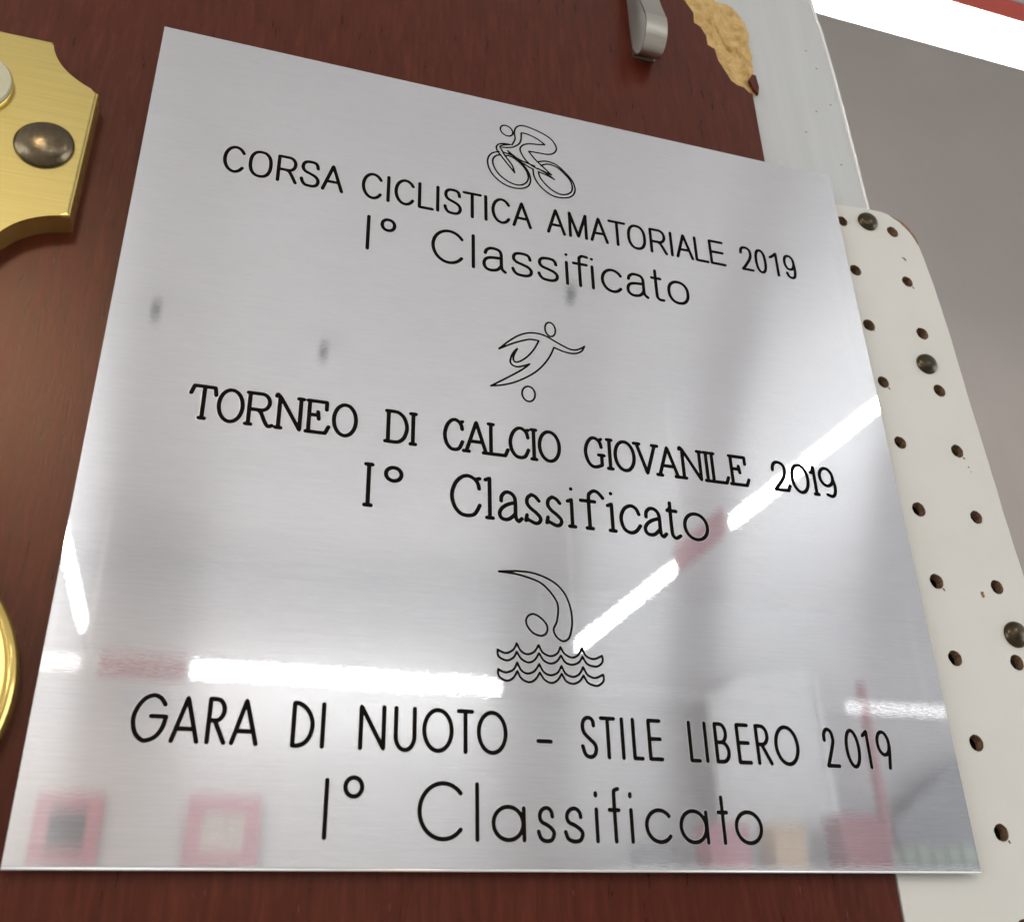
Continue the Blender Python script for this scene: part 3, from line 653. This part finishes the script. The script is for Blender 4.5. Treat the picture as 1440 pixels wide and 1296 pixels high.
# ------------------------------------------------------------------ the engraved plaque
HP = 204.12
plaque = thing('engraved_plaque', (0, 0, ZB), 'large square brushed metal plaque engraved with three sports awards in black', 'plaque')
bm = bmesh.new()
fr = [(0.10, .55), (199.9, .55), (199.9, HP-.10), (.10, HP-.10)]; mid = [(0, 0), (200, 0), (200, HP), (0, HP)]
A = [bm.verts.new((x*mm, 0, z*mm)) for x, z in fr]; B = [bm.verts.new((x*mm, d, z*mm)) for (x, z), d in zip(mid, (.00045, .00045, .0001, .0001))]; C = [bm.verts.new((x*mm, .0012, z*mm)) for x, z in mid]
bm.faces.new(A); bm.faces.new(C[::-1])
for a, b in ((A, B), (B, C)):
    for i in range(4): bm.faces.new((a[i], b[i], b[(i+1) % 4], a[(i+1) % 4]))
uv = bm.loops.layers.uv.new('brush')
for f in bm.faces:
    for l in f.loops: l[uv].uv = (l.vert.co.x*5, l.vert.co.z*5)
obj('metal_plate', bm, M_STEEL, plaque)
bm = bmesh.new(); cyl(bm, (.1, .00032, .00022), .00030, .1998, 'X', 10); obj('lower_edge_glint', bm, M_GLINT, plaque, True)  # added pale bead, painting a bright highlight line along the lower edge
boxobj('adhesive_pad', (.03, .17, .00125, .0029, .03, .17), M_PALE, plaque)
L1 = (159.97, 167.86, [('C', 19.47, 23.82), ('O', 25.64, 30.59), ('R', 32.52, 36.86), ('S', 38.29, 42.48), ('A', 43.69, 48.47), ('C', 53.94, 58.4), ('I', 60.44, 60.44), ('C', 62.46, 66.9), ('L', 68.68, 72.11), ('I', 73.55, 73.55), ('S', 75.52, 79.68), ('T', 80.67, 85.18), ('I', 86.69, 86.69), ('C', 88.67, 93.05), ('A', 94.44, 99.09), ('A', 104.19, 108.8), ('M', 110.52, 115.17), ('A', 116.76, 121.31), ('T', 122.21, 126.75), ('O', 127.91, 132.72), ('R', 134.65, 139.09), ('I', 140.9, 140.9), ('A', 142.57, 147.16), ('L', 148.48, 151.98), ('E', 153.18, 157.35), ('2', 163.06, 166.33), ('0', 167.86, 170.81), ('1', 172.86, 174.67), ('9', 177.36, 180.46)])
L2 = (143.64, 153.76, [('I', 55.78, 55.78), ('deg', 59.25, 62.41), ('C', 72.49, 80.07), ('l', 83.14, 83.14), ('a', 86.02, 91.71), ('s', 93.81, 98.89), ('s', 100.99, 106.08), ('i', 108.84, 108.84), ('f', 110.87, 114.78), ('i', 116.15, 116.15), ('c', 118.94, 124.16), ('a', 126.27, 131.93), ('t', 133.62, 136.61), ('o', 138.48, 144.21)])
L3 = (90.24, 98.1, [('T', 19.71, 24.7), ('O', 25.47, 30.47), ('R', 31.91, 37.01), ('N', 38.36, 42.99), ('E', 44.9, 49.33), ('O', 50.44, 55.39), ('D', 62.8, 67.13), ('I', 68.56, 68.56), ('C', 76.05, 80.26), ('A', 81.19, 85.95), ('L', 87.16, 91.28), ('C', 91.93, 96.4), ('I', 97.78, 97.78), ('O', 99.21, 104.2), ('G', 110.93, 115.25), ('I', 117.24, 117.24), ('O', 118.68, 123.63), ('V', 124.52, 129.37), ('A', 130.29, 135.21), ('N', 136.88, 141.55), ('I', 143.43, 143.43), ('L', 145.06, 149.2), ('E', 150.38, 154.98), ('2', 162.26, 166.77), ('0', 167.78, 172.37), ('1', 173.57, 174.46), ('9', 176.12, 180.29)])
L4 = (73.96, 83.85, [('I', 58.88, 58.88), ('deg', 62.68, 66.18), ('C', 77.83, 84.31), ('l', 86.67, 86.67), ('a', 88.98, 94.25), ('s', 95.31, 98.85), ('s', 100.38, 103.96), ('i', 106.57, 106.57), ('f', 108.89, 114.54), ('i', 116.67, 116.67), ('c', 118.94, 123.58), ('a', 125.0, 130.4), ('t', 131.28, 134.11), ('o', 135.51, 141.52)])
L5 = (22.21, 30.26, [('G', 17.52, 23.21), ('A', 24.57, 29.08), ('R', 30.94, 33.94), ('A', 35.37, 39.84), ('D', 46.67, 50.28), ('I', 52.3, 52.3), ('N', 59.69, 64.21), ('U', 66.64, 70.4), ('O', 72.4, 78.02), ('T', 79.52, 82.3), ('O', 83.7, 89.39), ('-', 96.41, 99.14), ('S', 106.16, 109.14), ('T', 110.55, 113.42), ('I', 115.28, 115.28), ('L', 117.83, 119.6), ('E', 121.47, 124.15), ('L', 131.07, 133.02), ('I', 134.83, 134.83), ('B', 137.31, 140.18), ('E', 142.7, 145.35), ('R', 147.45, 150.47), ('O', 152.15, 157.57), ('2', 164.72, 167.66), ('0', 170.33, 173.5), ('1', 175.15, 176.12), ('9', 178.75, 182.05)])
L6 = (5.71, 16.01, [('I', 53.75, 53.75), ('deg', 57.26, 60.44), ('C', 71.74, 79.98), ('l', 83.26, 83.26), ('a', 86.56, 92.84), ('s', 95.85, 99.07), ('s', 101.54, 105.16), ('i', 108.34, 108.34), ('f', 111.26, 113.28), ('i', 115.99, 115.99), ('c', 119.3, 124.42), ('a', 127.06, 133.0), ('t', 135.93, 137.85), ('o', 139.9, 145.75)])
CYC = [([(94.72, 192.42), (94.5, 192.09), (94.21, 191.83), (93.87, 191.65), (93.49, 191.56), (93.08, 191.57), (92.68, 191.67), (92.29, 191.86), (91.95, 192.14), (91.66, 192.47), (91.44, 192.86), (91.3, 193.28), (91.25, 193.71), (91.29, 194.12), (91.43, 194.51), (91.64, 194.84), (91.93, 195.1), (92.27, 195.28), (92.66, 195.37), (93.07, 195.37), (93.47, 195.27), (93.86, 195.07), (94.21, 194.8), (94.5, 194.46), (94.72, 194.07), (94.85, 193.65), (94.9, 193.22), (94.85, 192.8)], 1),
  ([(94.5, 188.53), (95.17, 189.94), (95.53, 191.34), (95.37, 193.17), (95.68, 194.95), (96.74, 196.31), (98.52, 196.78), (101.47, 196.2), (104.4, 195.12), (106.44, 193.79), (107.61, 191.85), (107.77, 190.2), (106.81, 188.64), (105.0, 187.78), (102.35, 187.62), (99.41, 187.46), (100.53, 185.84), (101.93, 184.2), (103.9, 182.34), (105.87, 180.42), (101.99, 181.73)], 0),
  ([(93.98, 188.5), (92.19, 188.38), (90.74, 187.8), (90.01, 186.68), (90.13, 185.43), (90.68, 184.49), (92.63, 181.74), (95.07, 178.49), (94.33, 181.1), (92.39, 183.96), (91.43, 185.96), (90.95, 186.83), (91.74, 187.63), (93.98, 188.5)], 0),
  ([(91.67, 186.84), (93.61, 187.29), (95.07, 187.95), (96.56, 189.39), (97.24, 191.07), (97.41, 193.81), (99.03, 193.89), (101.95, 192.93), (104.4, 191.23), (102.46, 190.82), (99.5, 190.27), (97.87, 189.38), (96.96, 188.02), (97.06, 186.57), (98.15, 184.29), (99.84, 182.55), (101.84, 181.55)], 0),
  ([(93.23, 185.98), (95.84, 184.04), (98.12, 183.12), (100.99, 182.38)], 0),
  ([(93.57, 185.33), (96.39, 183.28), (99.23, 181.67), (100.6, 181.12)], 0),
  ([(102.09, 180.6), (104.39, 179.93), (106.68, 178.96), (104.7, 180.37), (101.99, 181.73)], 0),
  ([(90.69, 185.04), (88.54, 183.73), (87.43, 181.45), (87.62, 178.63), (88.85, 176.11), (91.07, 174.03), (93.86, 172.97), (96.69, 173.16), (98.72, 174.37), (99.58, 176.36), (99.43, 178.83), (98.35, 181.07), (96.67, 182.99), (94.41, 184.57), (91.84, 185.09)], 0),
  ([(91.1, 183.94), (89.67, 183.12), (88.87, 181.47), (89.12, 179.2), (90.55, 176.72), (92.77, 174.99), (95.02, 174.22), (97.01, 174.54), (98.48, 175.91), (99.02, 177.83), (98.46, 180.02), (97.08, 182.01), (95.25, 183.52), (93.54, 184.16), (92.39, 183.96)], 0),
  ([(100.51, 181.1), (100.72, 178.62), (101.93, 176.07), (103.87, 174.07), (106.41, 172.75), (109.61, 173.01), (111.72, 174.23), (112.72, 176.45), (112.28, 179.23), (110.63, 181.72), (108.09, 184.17), (106.06, 185.0), (104.01, 185.0), (102.22, 184.28)], 0),
  ([(102.08, 180.42), (102.46, 178.71), (103.69, 176.87), (105.64, 175.04), (107.91, 174.01), (109.97, 174.34), (111.5, 175.61), (111.95, 177.52), (111.42, 179.73), (109.75, 181.85), (108.06, 183.43), (106.32, 184.07), (104.56, 184.05), (102.91, 183.07)], 0)]
SOC = [([(103.83, 126.05), (103.53, 125.95), (103.22, 125.95), (102.91, 126.05), (102.63, 126.26), (102.38, 126.55), (102.17, 126.92), (102.02, 127.35), (101.94, 127.81), (101.93, 128.29), (101.98, 128.75), (102.1, 129.18), (102.29, 129.56), (102.52, 129.85), (102.8, 130.06), (103.1, 130.17), (103.41, 130.17), (103.72, 130.07), (104.01, 129.86), (104.26, 129.56), (104.47, 129.19), (104.62, 128.76), (104.7, 128.3), (104.71, 127.82), (104.65, 127.35), (104.53, 126.93), (104.34, 126.55), (104.11, 126.26)], 1),
  ([(97.53, 106.03), (97.17, 105.89), (96.79, 105.86), (96.43, 105.93), (96.09, 106.1), (95.79, 106.37), (95.54, 106.72), (95.37, 107.13), (95.27, 107.58), (95.25, 108.06), (95.32, 108.53), (95.46, 108.98), (95.68, 109.37), (95.97, 109.7), (96.3, 109.94), (96.66, 110.09), (97.03, 110.12), (97.4, 110.05), (97.75, 109.88), (98.05, 109.61), (98.29, 109.26), (98.47, 108.84), (98.57, 108.38), (98.58, 107.91), (98.51, 107.43), (98.36, 106.99), (98.14, 106.59), (97.86, 106.27)], 1),
  ([(89.58, 119.82), (92.19, 122.54), (94.83, 124.7), (97.48, 125.93), (100.12, 126.2), (102.21, 125.74), (104.55, 124.6), (106.63, 123.63), (108.47, 122.97), (110.08, 123.04), (111.46, 123.74), (112.45, 124.51), (111.69, 123.03), (110.29, 122.1), (108.67, 121.75), (106.55, 121.98), (104.12, 122.74), (103.04, 120.18), (101.36, 117.41), (99.19, 114.88), (96.55, 112.72), (93.45, 110.8), (90.4, 109.52), (87.39, 108.79), (90.17, 110.77), (93.25, 113.03), (95.59, 114.85), (97.44, 116.66), (95.88, 115.9), (94.33, 115.35), (93.06, 115.57), (92.44, 116.47), (92.73, 118.11), (93.41, 119.53), (94.34, 120.66), (93.52, 118.83), (93.23, 117.47), (93.59, 116.67), (94.36, 116.74), (95.67, 117.6), (97.27, 119.18), (98.9, 121.52), (100.12, 124.02), (98.47, 124.11), (96.89, 123.77), (93.47, 122.18), (89.58, 119.82)], 0)]
SWI = [([(88.56, 61.29), (92.7, 61.75), (96.2, 61.66), (99.42, 60.81), (102.08, 59.33), (103.89, 57.19), (104.96, 54.2), (105.22, 51.3), (104.87, 48.91), (104.19, 47.18), (102.96, 46.5), (101.78, 47.01), (100.96, 48.11), (100.87, 49.27), (101.55, 50.63), (102.0, 52.9), (101.89, 55.15), (100.37, 57.57), (98.28, 59.41), (95.62, 60.39), (92.42, 61.05), (88.56, 61.29)], 0),
  ([(96.28, 52.14), (97.72, 51.52), (99.0, 50.31), (99.4, 49.04), (98.9, 47.84), (97.69, 47.36), (96.0, 47.89), (94.86, 49.22), (94.51, 50.49), (95.07, 51.63)], 1),
  ([(88.0, 43.66), (89.02, 43.17), (90.04, 43.04), (91.47, 43.89), (92.28, 45.33), (93.14, 43.74), (94.54, 43.08), (96.12, 43.69), (97.22, 45.29), (98.08, 43.69), (99.76, 42.99), (101.37, 43.65), (102.18, 45.19), (103.09, 43.69), (104.78, 42.98), (106.28, 43.72), (107.17, 45.24), (108.02, 43.57), (109.86, 42.98), (111.81, 43.87), (111.86, 42.67), (111.13, 41.73), (110.02, 41.33), (108.18, 41.8), (107.2, 43.39), (106.32, 42.06), (104.69, 41.41), (103.13, 41.86), (102.2, 43.33), (101.29, 42.0), (99.82, 41.36), (98.27, 41.94), (97.24, 43.51), (96.19, 41.93), (94.75, 41.29), (93.22, 41.99), (92.23, 43.48), (91.43, 42.13), (90.0, 41.42), (88.48, 41.94), (87.99, 42.66), (88.0, 43.66)], 0),
  ([(88.06, 39.44), (88.94, 39.0), (89.95, 38.87), (91.49, 39.65), (92.25, 41.18), (93.15, 39.5), (94.54, 38.89), (96.11, 39.56), (97.2, 41.12), (98.18, 39.43), (99.71, 38.83), (101.31, 39.49), (102.22, 41.05), (103.14, 39.35), (104.82, 38.77), (106.31, 39.54), (107.2, 41.1), (108.16, 39.4), (109.86, 38.82), (111.79, 39.68), (111.85, 38.48), (111.11, 37.56), (110.02, 37.12), (108.19, 37.64), (107.22, 39.22), (106.22, 37.91), (104.74, 37.27), (103.19, 37.73), (102.22, 39.35), (101.23, 37.87), (99.77, 37.17), (98.24, 37.82), (97.27, 39.3), (96.18, 37.71), (94.74, 37.06), (93.1, 37.77), (92.25, 39.33), (91.32, 37.79), (89.91, 37.1), (88.53, 37.63), (87.99, 38.46), (88.06, 39.44)], 0)]
for nm, d, f, w in (('engraved_title', L1, SANS, .95), ('engraved_placing', L2, SANS, .97), ('engraved_title', L3, SLAB, .98), ('engraved_placing', L4, SLAB, 1.0), ('engraved_title', L5, GEO, .90), ('engraved_placing', L6, GEO, .88)):
    engrave_line(nm, d, f, w, M_INK, plaque)
engrave_icon('engraved_cyclist', CYC, .54, M_INK, plaque)
engrave_icon('engraved_footballer', SOC, .54, M_INK, plaque)
engrave_icon('engraved_swimmer', SWI, .56, M_INK, plaque)
